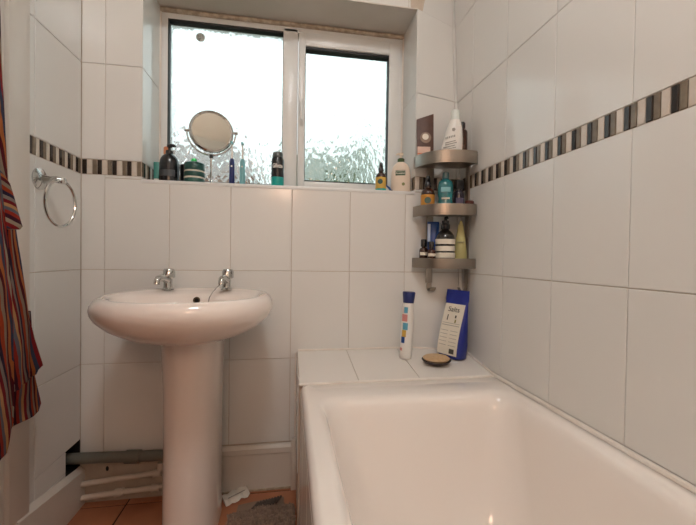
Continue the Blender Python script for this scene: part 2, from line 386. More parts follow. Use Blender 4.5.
def bush(x, y, r, h, lab):
    bm = bmesh.new(); bmesh.ops.create_icosphere(bm, subdivisions=4, radius=1)
    for v in bm.verts:
        k = 1+.35*noise.noise(v.co*2.3+Vector((x, y, 0)))+.18*noise.noise(v.co*7)
        v.co = Vector((v.co.x*r*k, v.co.y*r*k, (v.co.z*k)*h*.42+h*.58))
    me = bpy.data.meshes.new('foliage'); bm.to_mesh(me); bm.free(); me.materials.append(LEAF)
    e = empty('tree', (x, y, -3.1), lab, 'tree'); o = bpy.data.objects.new('foliage', me); C.objects.link(o); o.parent = e
    mb = MB(); mb.tube([(0, 0, 0), (.05, 0, h*.3), (0, 0, h*.6)], [.16, .12, .08], P('bark', '4a3a2c', .9)); mb.build('trunk', e)
bush(1.6, 7.2, 1.7, 6.2, 'dark green tree seen blurred through the right side of the left pane')
bush(6, 11.5, 2.2, 6.2, 'low dark tree seen blurred through the right window pane')

# ---------------------------------------------------------------- room lamps
e = empty('ceiling_lamp', (.70, -1.35, ZC), 'round white glass ceiling lamp above the bathroom floor', 'lamp')
mb = MB(); mb.lathe([(.10, 0), (.11, -.015), (.10, -.02)], CHROME); mb.build('lamp_base', e)
mb = MB(); mb.lathe([(.15, -.02), (.16, -.035), (.15, -.06), (.11, -.085), (.05, -.10), (.005, -.103)], mat('lamp_glass', (.98, 1, 1), .4, emit=LAMP_CEIL)); mb.build('lamp_shade', e)
e = empty('wall_lamp', (.645, YB, 1.53), 'warm round globe lamp on the wall behind the camera', 'lamp')
mb = MB(); mb.lathe([(.05, 0), (.05, .015), (.02, .02), (.02, .06)], CHROME, rot=Matrix.Rotation(-PI/2, 3, 'X')); mb.build('lamp_base', e)
mb = MB(); mb.lathe([(.11*math.sin(PI*k/16)+.001, .165-.11*math.cos(PI*k/16)) for k in range(17)], mat('warm_lamp_glass', (1, .62, .42), .4, emit=LAMP_WALL), rot=Matrix.Rotation(-PI/2, 3, 'X')); mb.build('lamp_shade', e)

# ---------------------------------------------------------------- pipes
e = empty('waste_pipe', (.1, -.032, .166), 'grey plastic waste pipe running along the wall into the corner', 'pipe')
mb = MB(); mb.tube([(-.19, 0, .006), (.35, 0, -.012)], .0175, PIPEG, 20); mb.build('pipe', e)
mb = MB(); mb.tube([(.055, 0, -.003), (.10, 0, -.005)], .0215, PIPEG, 20); mb.build('coupling', e)
for nm, z0, z1, lab in (('supply_pipe', .076, .094, 'upper white painted water pipe under the grey waste pipe'), ('supply_pipe', .030, .044, 'lower white painted water pipe just above the floor tiles')):
    e = empty(nm, (0, -.02, z0), lab, 'pipe', 'painted water pipes behind the pedestal')
    dz = z1-z0
    pts = [(-.012, 0, -.004), (.12, 0, dz*.45), (.248, 0, dz)]
    if z0 > .05: pts += [(.256, 0, dz+.004), (.259, 0, dz+.012), (.259, 0, dz+.034)]
    else: pts += [(.31, 0, dz+.003)]
    mb = MB(); mb.tube(pts, .009, PIPEW, 14); mb.build('pipe', e)
    for x in ((.13, .245) if z0 < .05 else (.25,)):
        mb = MB()
        zz = dz*x/.262
        mb.tube([(x-.013, 0, zz-.001), (x+.013, 0, zz+.001)], .013, PIPEW, 14); mb.build('pipe_fitting', e)
    mb = MB(); mb.lathe([(.017, 0), (.014, .004)], DARK, (.001, .0, -.004), 16, rot=Matrix.Rotation(PI/2, 3, 'Y')); mb.build('pipe_hole', e)
e = tag(MB().lathe([(.004, 0), (.005, .002)], DARK, n=10, sy=1.8, rot=Matrix.Rotation(PI/2, 3, 'X')).build('wall_plug_hole', None, (.085, -.0012, .112)), 'small dark screw hole in the plaster between the pipes', 'hole')

# ---------------------------------------------------------------- basin
bas = empty('wash_basin', (.404, 0, 0), 'white ceramic oval wash basin with two chrome taps', 'basin')
def oval(hw, yb, yf, z, n=72, e=2.3, tilt=0):
    r = []; cy = (yb+yf)/2; hy = (yb-yf)/2
    for j in range(n):
        a = 2*PI*j/n; c, s_ = math.cos(a), math.sin(a)
        ex = e if s_ > 0 else 2.15
        x = hw*math.copysign(abs(c)**(2/ex), c); y = cy+hy*math.copysign(abs(s_)**(2/ex), s_)
        r.append((x, y, z))
    return r
R_ = [(.03,-.15,-.25,.598), (.09,-.09,-.31,.600), (.135,-.06,-.36,.610), (.175,-.035,-.405,.628), (.208,-.018,-.438,.650), (.229,-.008,-.458,.672), (.2365,-.004,-.466,.688), (.238,-.003,-.468,.700),
      (.2355,-.004,-.467,.712), (.229,-.006,-.461,.723), (.220,-.01,-.453,.7295), (.210,-.014,-.444,.731), (.200,-.022,-.434,.7285), (.194,-.04,-.428,.724)]
R_ += [(.190,-.085,-.424,.719), (.187,-.10,-.42,.712), (.182,-.113,-.415,.698), (.172,-.122,-.405,.678), (.155,-.135,-.385,.655), (.13,-.155,-.355,.634), (.08,-.19,-.30,.618), (.03,-.22,-.27,.612), (.02,-.225,-.265,.609)]
mb = MB(); mb.rings([oval(*q) for q in R_], CERAM, True, True); mb.build('bowl', bas, sharp=80)
mb = MB()
pr = []
for z, hw_, yb_, yf_ in ((0, .082, -.05, -.265), (.02, .081, -.05, -.262), (.05, .081, -.05, -.257), (.25, .080, -.05, -.253), (.45, .081, -.05, -.257), (.56, .086, -.05, -.264), (.615, .089, -.05, -.27)):
    pr.append(oval(hw_, yb_, yf_, z, 48, 5))
mb.rings(pr, CERAM); mb.build('pedestal', bas, (-.008, 0, 0), sharp=80)
mb = MB(); mb.lathe([(.010, 0), (.011, .003), (.008, .0045), (.006, .003)], mat('old_brass', '6d5a48', .25, 1), rot=Matrix.Rotation(PI/2-.25, 3, 'X'), n=24)
mb.lathe([(.006, .0032), (.001, .0035)], DARK, rot=Matrix.Rotation(PI/2-.25, 3, 'X'), n=16); mb.build('overflow', bas, (-.008, -.115, .698))
mb = MB(); mb.lathe([(.018, 0), (.018, .003), (.01, .0035)], CHROME, n=24); mb.build('plug_hole', bas, (0, -.245, .610))
for sx, k in ((-.112, .7), (.075, .35)):
    mb = MB()
    mb.lathe([(.019, 0), (.019, .004), (.0145, .009), (.013, .022), (.014, .034), (.011, .04)], CHROME, n=24)
    mb.tube([(0, 0, .03), (-.007*k, -.016, .038), (-.013*k, -.034, .042), (-.019*k, -.05, .040), (-.022*k, -.057, .032), (-.023*k, -.059, .022)], [.012, .0125, .0115, .0105, .0095, .009], CHROME, 16)
    tp = mb.build('tap', bas, (sx, -.06, .727))
    mb = MB(); mb.tube([(0, 0, .036), (.002, .0, .05)], [.009, .007], CHROME, 14)
    mb.lathe([(.013, -.022), (.019, -.018), (.019, .004), (.015, .010), (.004, .012)], CHROME, (.004, -.002, .060), 10); mb.build('tap_head', tp)
mb = MB(); mb.tube([(.066, -.105, .752), (.056, -.118, .742), (.045, -.13, .728), (.036, -.14, .71), (.033, -.148, .69), (.032, -.150, .678)], .0016, CHROME, 8)
mb.lathe([(.002, .012), (.006, .008), (.006, -.002), (.011, -.006), (.013, -.012)], P('plug', '8a7560', .5), (.031, -.151, .668), 16); mb.build('plug_chain', bas)

# ---------------------------------------------------------------- bath and its tiled ledge
bath = empty('bathtub', (.727, -.26, 0), 'white enamel bathtub along the right tiled wall', 'bathtub')
def rrect(x0, x1, y0, y1, r, z, n=10, zr=None):
    out = []
    for cx, cy, a0 in ((x1-r, y1-r, 0), (x0+r, y1-r, 90), (x0+r, y0+r, 180), (x1-r, y0+r, 270)):
        for k in range(n+1):
            a = math.radians(a0+90*k/n); out.append((cx+r*math.cos(a), cy+r*math.sin(a), z))
    return out
W, Lb = XR-.004-.727, 1.75
Q = []
for (l, rgt, bk, ft, r, z) in [(.001, 0, 0, 0, .012, .422), (-.002, 0, 0, 0, .012, .440), (0, 0, .001, 0, .012, .450), (.005, .0, .001, .002, .012, .4585), (.014, .002, .006, .008, .015, .461),
                               (.036, .020, .10, .05, .045, .4605), (.044, .030, .112, .06, .055, .4585), (.052, .038, .122, .07, .06, .452), (.058, .044, .130, .08, .065, .440), (.063, .049, .137, .09, .07, .42),
                               (.072, .056, .152, .12, .08, .36), (.084, .065, .175, .16, .09, .28), (.098, .078, .205, .22, .10, .19), (.115, .092, .24, .28, .11, .135), (.145, .12, .28, .33, .11, .10), (.2, .17, .34, .40, .09, .088), (.27, .24, .45, .55, .05, .084)]:
    Q.append(rrect(l, W-rgt, -Lb+ft, -bk, r, z))
mb = MB(); mb.rings(Q, ENAMEL, False, True); mb.build('tub', bath, sharp=80)
mb = MB(); mb.lathe([(.03, 0), (.032, .004), (.012, .008), (.001, .008)], CHROME, rot=Matrix.Rotation(PI/2, 3, 'X')); 
mb = MB()
PT = lambda u, z, d: (.7285-d, u, z)
mb.box((.7285, -1.98, 0), (.735, -.04, .43), GROUT)
for z0, z1 in ((.0, .13), (.13, .43)):
    for k in range(10): tile_rect(mb, PT, -.04-.2*(k+1), -.04-.2*k, z0, z1, TILE)
mb.v = [(x-.727, y+.26, z) for x, y, z in mb.v]
mb.build('bath_panel', bath, sharp=15)
# tiled ledge behind the bath, sloping gently to it
mb = MB()
def zl(y): return .496+y*.132
L3 = []
x0, x1 = .722, XR
mb.add([(x0,.0,0),(x1,.0,0),(x1,-.255,0),(x0,-.255,0),(x0,.0,zl(0)-.003),(x1,.0,zl(0)-.003),(x1,-.255,zl(-.255)-.003),(x0,-.255,zl(-.255)-.003)], [(0,1,2,3),(4,5,6,7),(0,1,5,4),(1,2,6,5),(2,3,7,6),(3,0,4,7)], GROUT)
LT = lambda u, z, d: (u, z, zl(z)-.003+d)
for a, b in ((x0, .905), (.905, 1.103), (1.103, x1)): tile_rect(mb, LT, a, b, -.253, 0, TILE2, g=.002, wob=.0004)
tile_rect(mb, lambda u, z, d: (.722-d, u, z), -.22, 0, .17, zl(-.2)-.004, TILE)
mb.tube([(.722, -.257, zl(-.255)-.002), (XR, -.257, zl(-.255)-.002)], .0055, CAULK, 8)
struct(mb.build('trim_5', sharp=15))

# ---------------------------------------------------------------- towel ring
e = empty('towel_ring', (0, -.238, 1.045), 'chrome towel ring on the left tiled wall', 'towel ring')
Rx = Matrix.Rotation(PI/2, 3, 'Y')
mb = MB(); mb.lathe([(.030, 0), (.030, .004), (.022, .009), (.012, .012), (.008, .03), (.009, .045), (.006, .05)], CHROME, rot=Rx); mb.build('wall_mount', e, (0, .03, .004))
mb = MB(); ring = [(.055+.012*math.sin(2*PI*k/48),   .028+.047*math.sin(2*PI*k/48), -.062+.064*math.cos(2*PI*k/48)) for k in range(48)]
mb.tube(ring, .0042, CHROME, 10, closed=True); mb.build('ring', e)
mb = MB(); mb.tube([(.046, .029, .004), (.052, .031, .004), (.057, .040, .002)], [.008, .0075, .006], CHROME, 12); mb.lathe([(.009, -.008), (.012, 0), (.009, .008)], CHROME, (.054, .036, .002), 16); mb.build('ring_holder', e)

# ---------------------------------------------------------------- corner rack
rk = empty('corner_rack', (XR, 0, .72), 'three tier brushed steel corner rack with hooks', 'rack')
front0 = [(-.205,-.008),(-.203,-.03),(-.195,-.06),(-.178,-.092),(-.155,-.116),(-.125,-.13),(-.09,-.138),(-.055,-.141),(-.02,-.137),(-.006,-.127)]
def smooth(ps, n=4):
    out = []
    for i in range(len(ps)-1):
        p0, p1, p2, p3 = [Vector(ps[min(max(i+k, 0), len(ps)-1)]) for k in (-1, 0, 1, 2)]
        for j in range(n):
            t = j/n; out.append(tuple(.5*((2*p1)+(p2-p0)*t+(2*p0-5*p1+4*p2-p3)*t*t+(3*p1-p0-3*p2+p3)*t**3)))
    return out+[ps[-1]]
front = smooth(front0)
back = [(-.004,-.035),(-.03,-.026),(-.10,-.012)]
for zt_, h, off in ((1.230, .044, 0), (1.040, .040, .002), (.845, .037, .004)):
    mb = MB(); z = zt_-.72
    # lip band
    n = len(front); o_ = []; i_ = []
    for k, (x, y) in enumerate(front):
        a = Vector(front[max(k-1, 0)]); b = Vector(front[min(k+1, n-1)]); t = (b-a).normalized(); nn = Vector((t.y, -t.x))
        o_.append((x, y)); i_.append((x-nn.x*.002, y-nn.y*.002))
    # outline
    for k in range(n-1):
        a, b, c, d = o_[k], o_[k+1], i_[k+1], i_[k]
        vs = [(*q, zz) for zz in (z-h, z) for q in (a, b, c, d)]
        mb.add(vs, [(0,1,5,4),(2,3,7,6),(4,5,6,7),(3,2,1,0),(0,4,7,3),(1,2,6,5)], STEEL)
    poly = front+back
    mb.rings([[(x, y, z-h+.006) for x, y in poly], [(x, y, z-h+.009) for x, y in poly]], STEEL)
    mb.build('shelf', rk, sharp=30)
mb = MB(); mb.bbox((-.150, -.014, .03), (-.124, -.009, .50), STEEL, .001); p1 = mb.build('post', rk)
mb = MB(); mb.bbox((-.010, -.072, .03), (-.005, -.044, .50), STEEL, .001); p2 = mb.build('post', rk)
def hook(parent, pts, wdir):
    mb = MB(); w_ = Vector(wdir)*.010
    rs = []
    P_ = [Vector(p) for p in pts]
    for i, p in enumerate(P_):
        t = (P_[min(i+1, len(P_)-1)]-P_[max(i-1, 0)]).normalized(); nn = t.cross(Vector(wdir)).normalized()*.0013
        rs.append([p+w_+nn, p-w_+nn, p-w_-nn, p+w_-nn])
    mb.rings(rs, STEEL); mb.build('hook', parent)
hook(p1, [(-.135,-.0105,.05),(-.135,-.0105,.012),(-.134,-.016,.002),(-.132,-.026,-.001),(-.130,-.036,.004),(-.129,-.041,.014)], (1,0,0))
hook(p2, [(-.0065,-.057,.05),(-.0065,-.057,.012),(-.011,-.057,.002),(-.022,-.057,-.001),(-.032,-.057,.005),(-.036,-.057,.015)], (0,1,0))

# ---------------------------------------------------------------- toiletries
def bottle_prof(r, h, sh, neck, nh, base=.003):
    return [(r*.9, 0), (r, base), (r, h-sh), (r*.96, h-sh*.6), (r*.78, h-sh*.25), (neck*1.15, h-.001), (neck, h), (neck, h+nh)]
SZ = WZ0+.001
# teal tube
e = empty('toothpaste_tube', (.207, .09, SZ), 'small teal tube standing at the left end of the window sill', 'tube')
mb = MB(); mb.rings([oval(hw, .012*k, -.012*k, z, 24) for hw, k, z in ((.011, 1, .02), (.012, .9, .04), (.013, .3, .078), (.013, .15, .082))], TEALG); mb.build('body', e)
mb = MB(); mb.lathe([(.011, 0), (.011, .02)], WHITEP, n=20); mb.build('cap', e)
# black pump bottle
e = empty('pump_bottle', (.257, .062, SZ), 'round shouldered black pump bottle on the left of the window sill', 'bottle')
mb = MB(); mb.lathe([(.031, 0), (.0335, .003), (.0335, .068), (.031, .083), (.025, .096), (.014, .105), (.010, .108)], BLACKP); b = mb.build('body', e)
mb = MB(); mb.lathe([(.0125, .106), (.0125, .118), (.005, .12), (.004, .133)], BLACKP); mb.tube([(.0, 0, .136), (.009, -.006, .137), (.022, -.013, .133), (.025, -.015, .130)], [.007, .006, .004, .003], BLACKP, 10)
mb.lathe([(.009, .131), (.009, .139)], BLACKP, n=16); mb.build('pump', e)
mb = MB(); mb.arc((0, 0, 0), .0337, .022, .045, 215, 320, P('grey_print', '3f4448', .5)); mb.build('label', e)
# orange-capped bottle
e = empty('orange_capped_bottle', (.232, .115, SZ), 'slim clear bottle with orange cap behind the black pump bottle', 'bottle')
mb = MB(); mb.lathe(bottle_prof(.015, .11, .01, .008, .006), P('clear_plastic', 'b9c4bf', .15)); mb.build('body', e)
mb = MB(); mb.lathe([(.0105, .114), (.0115, .118), (.0115, .142), (.008, .146)], ORANGE); mb.build('cap', e)
# black jar
e = empty('black_jar', (.3, .10, SZ), 'small black cylinder jar between the pump bottle and the striped jar', 'jar')
mb = MB(); mb.lathe([(.015, 0), (.0165, .003), (.0165, .055)], BLACKP); mb.build('body', e)
mb = MB(); mb.lathe([(.0175, .056), (.0175, .076), (.015, .079)], BLACKP); mb.build('lid', e)
# striped stack
e = empty('striped_jar', (.346, .052, SZ), 'squat dark green jar with pale stripes left of the mirror', 'jar')
mb = MB(); z = 0
for k, (hh, m_) in enumerate(((.018, DGREEN), (.006, PAPER), (.017, DGREEN), (.006, PAPER), (.02, DGREEN))):
    rr = .035+.001*math.sin(k); mb.lathe([(rr-.001, z), (rr, z+.002), (rr, z+hh-.002), (rr-.001, z+hh)], m_); z += hh
mb.build('body', e)
mb = MB(); mb.lathe([(.0345, z), (.0345, z+.006), (.03, z+.009)], DGREEN); mb.build('lid', e)
z += .0085
e = empty('green_capped_pot', (.343, .055, SZ+z), 'tiny bright green domed pot on top of the striped jar', 'pot')
mb = MB(); mb.lathe([(.009, 0), (.0105, .002), (.0105, .008)], LGREEN, n=20); mb.build('body', e)
mb = MB(); mb.lathe([(.0105, .0085), (.009, .016), (.004, .019)], LGREEN, n=20); mb.build('lid', e)
# mirror
e = empty('vanity_mirror', (.394, .10, SZ), 'round chrome vanity mirror on a stand on the window sill', 'mirror')
mb = MB(); mb.lathe([(.028, 0), (.030, .003), (.026, .007), (.012, .011), (.006, .018), (.004, .03), (.004, .118)], CHROME, n=40); mb.build('stand', e)
R0 = .088; zc = .209
mb = MB(); mb.tube([(R0*math.cos(a), .0, zc+R0*math.sin(a)) for a in [PI+PI*k/24 for k in range(25)]], .0032, CHROME, 10)
mb.tube([(-R0-.008, 0, zc), (-R0+.008, 0, zc)], .005, CHROME, 12); mb.tube([(R0-.008, 0, zc), (R0+.008, 0, zc)], .005, CHROME, 12)
mb.lathe([(.007, .11), (.007, .122)], P('pivot_black', '202022', .4), n=14); mb.build('yoke', e)
rot = Matrix.Rotation(math.radians(14), 3, 'Z') @ Matrix.Rotation(PI/2-.06, 3, 'X')
cc = (0, 0, zc)
mb = MB(); mb.lathe([(.069, .007), (.074, .009), (.0785, .006), (.080, 0), (.0785, -.006), (.074, -.009), (.069, -.007)], CHROME, cc, 56, rot=rot, cap0=False, cap1=False); fr_ = mb.build('mirror_frame', e)
mb = MB(); mb.lathe([(.0001, .0062), (.0695, .0062), (.0695, -.0062), (.0001, -.0062)], MIRR, cc, 56, rot=rot); mb.build('mirror_glass', fr_)
# toothbrushes
def brush(x, m_, lab, y=.075):
    e = empty('electric_toothbrush', (x, y, SZ+.006), lab, 'toothbrush', 'electric toothbrushes on the sill')
    mb = MB(); mb.lathe([(.009, 0), (.0105, .01), (.0098, .05), (.0092, .085), (.0075, .096), (.005, .1)], m_, n=20); h_ = mb.build('handle', e)
    mb = MB(); mb.lathe([(.003, 0), (.003, .0015)], WHITEP, (0, -.0098, .07), 12, rot=Matrix.Rotation(PI/2, 3, 'X')); mb.build('button', h_)
    mb = MB(); mb.lathe([(.0048, .1), (.0038, .108), (.0025, .145), (.003, .15)], WHITEP, n=14); s_ = mb.build('brush_head', e)
    mb = MB(); mb.lathe([(.0055, -.004), (.0055, .001)], WHITEP, (0, -.002, .157), 14, rot=Matrix.Rotation(PI/2, 3, 'X')); mb.lathe([(.005, .0), (.005, .008)], LBLUE, (0, -.003, .157), 14, rot=Matrix.Rotation(PI/2, 3, 'X')); mb.build('bristles', s_)
brush(.473, NAVY, 'navy handled electric toothbrush right of the vanity mirror')
brush(.511, LBLUE, 'pale blue handled electric toothbrush on the window sill')
e = empty('toothbrush_tray', (.512, .075, SZ), 'thin dark tray under the toothbrushes on the sill', 'tray')
mb = MB(); mb.rings([oval(.068*k, .028*k, -.028*k, z, 32, 3) for k, z in ((.9, 0), (1, .002), (1, .0055), (.93, .006), (.9, .004), (.2, .004))], BLACKP); mb.build('dish', e)
# shaving can
e = empty('shaving_gel_can', (.642, .052, SZ), 'black and teal shaving gel can left of the window mullion', 'can')
mb = MB(); mb.lathe([(.0225, 0), (.0235, .003), (.0235, .038)], TEAL); mb.lathe([(.0235, .038), (.0235, .103), (.020, .112)], BLACKP); mb.build('body', e)
mb = MB(); mb.lathe([(.020, .112), (.0195, .126), (.017, .132), (.010, .135)], P('grey_cap', '4d5250', .3)); mb.build('cap', e)
text('label_text', 'Gillette', .021, WHITEP, e, (0, -.0239, .078), (PI/2, 0, 0), .0006, .62, .0239, .0005)
# amber spray
def spray(x, y, z, s, lab, name='spray_bottle', base=TEAL, lm=YELL):
    e = empty(name, (x, y, z), lab, 'bottle', rz=-.36)
    mb = MB(); mb.lathe([(r*s, q*s) for r, q in ((.0195, 0), (.021, .003), (.021, .062), (.019, .07), (.012, .077), (.009, .08), (.009, .085))], AMBER); mb.build('body', e)
    mb = MB(); mb.arc((0, 0, 0), .021*s, .014*s, .058*s, 190, 350, lm); lb = mb.build('label', e)
    mb = MB(); mb.lathe([(.010*s, 0), (.010*s, .001)], DGREEN, (0, -.0212*s, .04*s), 20, rot=Matrix.Rotation(PI/2, 3, 'X')); mb.build('emblem', lb)
    if base: mb = MB(); mb.arc((0, 0, 0), .021*s, .002*s, .014*s, 185, 355, base); mb.build('base_band', e)
    mb = MB(); mb.lathe([(r*s, q*s) for r, q in ((.0105, .083), (.0105, .094), (.008, .098), (.007, .112), (.0055, .118))], BLACKP, n=20)
    mb.bbox((-.003*s, -.014*s, .104*s), (.003*s, -.002, .110*s), BLACKP, .001); mb.build('spray_cap', e)
    return e
spray(1.043, .055, SZ, 1, 'small amber spray bottle with yellow label right of the right pane')
# lotion
e = empty('lotion_bottle', (1.122, .048, SZ), 'cream lotion pump bottle at the right end of the sill', 'bottle', rz=-.36)
mb = MB(); mb.rings([oval(.039*k, .022*q, -.022*q, z, 36) for k, q, z in ((.92, .9, 0), (1, 1, .004), (1.0, 1, .06), (.97, .98, .08), (.88, .93, .098), (.68, .8, .112), (.42, .6, .119), (.33, .55, .122))], CREAMP); mb.build('body', e, sharp=60)
mb = MB(); mb.lathe([(.0125, .120), (.0135, .123), (.0135, .134), (.010, .137)], P('olive_collar', '3f5a34', .4), n=24); mb.build('collar', e)
mb = MB(); mb.lathe([(.005, .136), (.0045, .148), (.008, .149), (.009, .157), (.005, .159)], CREAMP, n=20); mb.tube([(0, 0, .154), (-.01, -.008, .154), (-.018, -.013, .149)], .0035, CREAMP, 10); mb.build('pump', e)
mb = MB(); mb.bbox((-.019, -.0235, .066), (.019, -.019, .082), LABG, .001); lb = mb.build('label', e)
mb = MB(); mb.box((-.019, -.0225, .085), (.019, -.019, .0862), INK); mb.build('label_line', e)
text('label_text', 'Aveeno', .0115, LABEL, e, (0, -.024, .074), (PI/2, 0, 0), .0004, 1, 0, .0002)
mb = MB(); mb.lathe([(.006, 0), (.006, .003)], P('leaf_print', '8a8f5a', .6), (.012, -.0205, .032), 12, rot=Matrix.Rotation(PI/2, 3, 'X')); mb.build('emblem', e)
# razor
e = empty('razor', (1.078, .05, SZ), 'blue and black razor lying between amber spray and lotion bottle', 'razor')
mb = MB(); mb.tube([(.006, 0, .008), (.002, .01, .02), (-.006, .03, .035)], [.0035, .004, .003], BLUE, 10); mb.build('handle', e)
mb = MB(); mb.bbox((-.002, -.005, 0), (.012, .004, .012), BLACKP, .001); mb.build('head', e)
# --- rack, top shelf: floor of shelf sits .037 below lip
T1 = 1.230-.044+.0092; T2 = 1.040-.040+.0092; T3 = .845-.037+.0092
e = empty('brown_packet', (1.192, -.034, T1), 'brown printed packet leaning on the top rack shelf', 'packet', rz=math.radians(-8))
rt_ = Matrix.Rotation(math.radians(-4), 3, 'X')
def slab(mb, a, b, m, r=.002):
    k = len(mb.v); mb.bbox(a, b, m, r); mb.v[k:] = [tuple(rt_ @ Vector(v)) for v in mb.v[k:]]
mb = MB(); slab(mb, (-.033, -.004, 0), (.031, .004, .188), BROWNP)
mb.v = [(x, y, z+(x*.35 if z > .1 else 0)) for x, y, z in mb.v]; mb.build('pouch', e)
mb = MB(); k0 = len(mb.v); mb.lathe([(.021, 0), (.021, .001)], P('brown_print', '8f7868', .6), (0, -.0045, .105), 24, rot=Matrix.Rotation(PI/2, 3, 'X')); mb.lathe([(.012, 0), (.012, .002)], LABEL, (-.001, -.0045, .108), 24, rot=Matrix.Rotation(PI/2, 3, 'X'))
mb.v = [tuple(rt_ @ Vector(v)) for v in mb.v]; mb.build('printed_circle', e)
mb = MB(); slab(mb, (-.031, -.0055, .03), (.018, -.004, .07), PINKP, .0005); slab(mb, (-.03, -.006, .026), (.012, -.005, .045), ORNP, .0004); mb.build('printed_panel', e)
e = empty('shampoo_bottle', (1.272, -.078, T1), 'tall white curved shampoo bottle on the top rack shelf', 'bottle', rz=-.36)
rs = []
for k, q, z, dx in ((.9, .9, 0, 0), (1, 1, .004, 0), (1, 1, .05, .003), (.9, 1, .09, .008), (.74, .95, .125, .012), (.56, .85, .15, .014), (.46, .7, .158, .014)):
    rs.append([(x+dx, y, z_) for x, y, z_ in oval(.038*k, .02*q, -.02*q, z, 32)])
mb = MB(); mb.rings(rs, WHITEP); mb.build('body', e, sharp=60)
mb = MB(); mb.rings([[(x+.014, y, z_) for x, y, z_ in oval(.017*k, .014*k, -.014*k, z, 24)] for k, z in ((1, .158), (1, .185), (.85, .193), (.5, .197))], P('pearl_cap', 'd4dad4', .3)); mb.build('cap', e)
mb = MB()
for z, a, b in ((.048, -.028, .018), (.056, -.028, .014), (.066, -.022, .020), (.073, -.022, .016)): mb.box((a, -.0212, z), (b, -.0185, z+.0022), INKL, Matrix.Rotation(-.2, 3, 'Y'))
for k in range(6): mb.box((-.02+k*.006, -.0206, .085+k*.0013), (-.0165+k*.006, -.018, .092+k*.0013), INKL)
mb.lathe([(.007, 0), (.007, .001)], INKL, (.008, -.0200, .118), 5, rot=Matrix.Rotation(PI/2, 3, 'X'))
mb.build('label_print', e)
e = empty('brown_bottle', (1.327, -.058, T1), 'slim dark brown bottle behind the white shampoo bottle', 'bottle')
mb = MB(); mb.lathe(bottle_prof(.019, .135, .012, .008, .006), AMBER); mb.build('body', e)
mb = MB(); mb.lathe([(.0095, .139), (.0105, .143), (.0105, .158), (.007, .163)], BLACKP); mb.build('cap', e)
# --- middle shelf
spray(1.199, -.046, T2, 1.22, 'amber spray bottle with gold label on the middle rack shelf', base=None, lm=GOLD)
e = empty('mouthwash_bottle', (1.256, -.075, T2), 'teal bottle with clear cap on the middle rack shelf', 'bottle', rz=-.36)
mb = MB(); mb.rings([oval(.0275*k, .017*k, -.017*k, z, 32) for k, z in ((.92, 0), (1, .004), (1, .04), (.9, .055), (1, .07), (1, .105), (.85, .118), (.45, .127), (.36, .13))], TEALLIQ); mb.build('body', e, sharp=60)
mb = MB(); mb.lathe([(.0115, .129), (.0125, .132), (.0115, .152), (.007, .154)], P('smoke_cap', '4f7277', .2)); mb.build('cap', e)
for z, w_, h_, m_ in ((.078, .017, .018, LBLUE), (.052, .015, .006, LABEL), (.018, .019, .02, SKYT)):
    mb = MB(); mb.bbox((-w_, -.0192, z), (w_, -.0155, z+h_), m_, .0006); lb = mb.build('label', e)
mb = MB(); mb.bbox((.002, -.0200, .022), (.014, -.0190, .034), PINKT, .0003); mb.build('emblem', lb)
e = empty('dark_toiletry_bottle', (1.312, -.068, T2), 'dark bottle with square black cap right on the middle shelf', 'bottle')
mb = MB(); mb.lathe(bottle_prof(.0195, .09, .012, .009, .006), P('dark_violet', '241f2c', .15, coat=.4)); mb.build('body', e)
mb = MB(); mb.bbox((-.0135, -.0135, .094), (.0135, .0135, .128), BLACKP, .002); mb.build('cap', e)
mb = MB(); mb.arc((0, 0, 0), .0197, .02, .06, 215, 325, P('dull_print', '57506a', .5)); mb.build('label', e)
e = empty('small_silver_jar', (1.282, -.112, T2), 'tiny silver grey jar at the front of the middle shelf', 'jar')
mb = MB(); mb.lathe([(.010, 0), (.011, .002), (.011, .022)], P('silver', 'a0a4ae', .3)); mb.build('body', e)
mb = MB(); mb.lathe([(.0115, .0225), (.0115, .033), (.009, .035)], P('dark_silver', '5c5f70', .3)); mb.build('lid', e)
e = empty('olive_pot', (1.336, -.105, T2), 'short olive brown pot at the right of the middle shelf', 'jar')
mb = MB(); mb.lathe([(.014, 0), (.0155, .002), (.0155, .03)], P('olive', '5b5433', .4)); mb.build('body', e)
mb = MB(); mb.lathe([(.016, .0305), (.016, .044), (.013, .047)], P('rust_lid', '5a2a24', .4)); mb.build('lid', e)
# --- bottom shelf
def small_brown(x, y, lab, s=1):
    e = empty('small_brown_bottle', (x, y, T3), lab, 'bottle', 'small brown bottles on the bottom rack shelf')
    mb = MB(); mb.lathe([(q*s, z*s) for q, z in bottle_prof(.0165, .068, .014, .007, .004)], AMBER); mb.build('body', e)
    mb = MB(); mb.lathe([(q*s, z*s) for q, z in ((.0105, .07), (.011, .073), (.011, .095), (.009, .098))], BLACKP, n=20); mb.build('cap', e)
    mb = MB(); mb.arc((0, 0, 0), .0166*s, .038*s, .050*s, 200, 340, LABEL); mb.build('label', e)
small_brown(1.187, -.045, 'leftmost small brown bottle with white label on the bottom shelf')
small_brown(1.2, -.088, 'small brown bottle in front of the blue tube', .9)
e = empty('blue_tube', (1.223, -.045, T3), 'blue tube with white stripe standing on the bottom shelf', 'tube', rz=-.36)
mb = MB(); mb.rings([oval(.021*hw, .016*k, -.016*k, z, 28) for hw, k, z in ((.8, .8, .03), (.95, 1, .035), (1, .8, .1), (1.05, .3, .158), (1.05, .12, .165))], BLUE); mb.build('body', e)
mb = MB(); mb.lathe([(.014, 0), (.015, .003), (.015, .032)], BLACKP); mb.build('cap', e)
mb = MB(); mb.bbox((-.02, -.0165, .09), (-.01, -.006, .155), P('pale_stripe', 'b9c6dc', .4), .001); mb.build('label', e)
e = empty('soap_pump_bottle', (1.251, -.092, T3), 'black pump bottle with three white label bands on bottom shelf', 'bottle', rz=-.36)
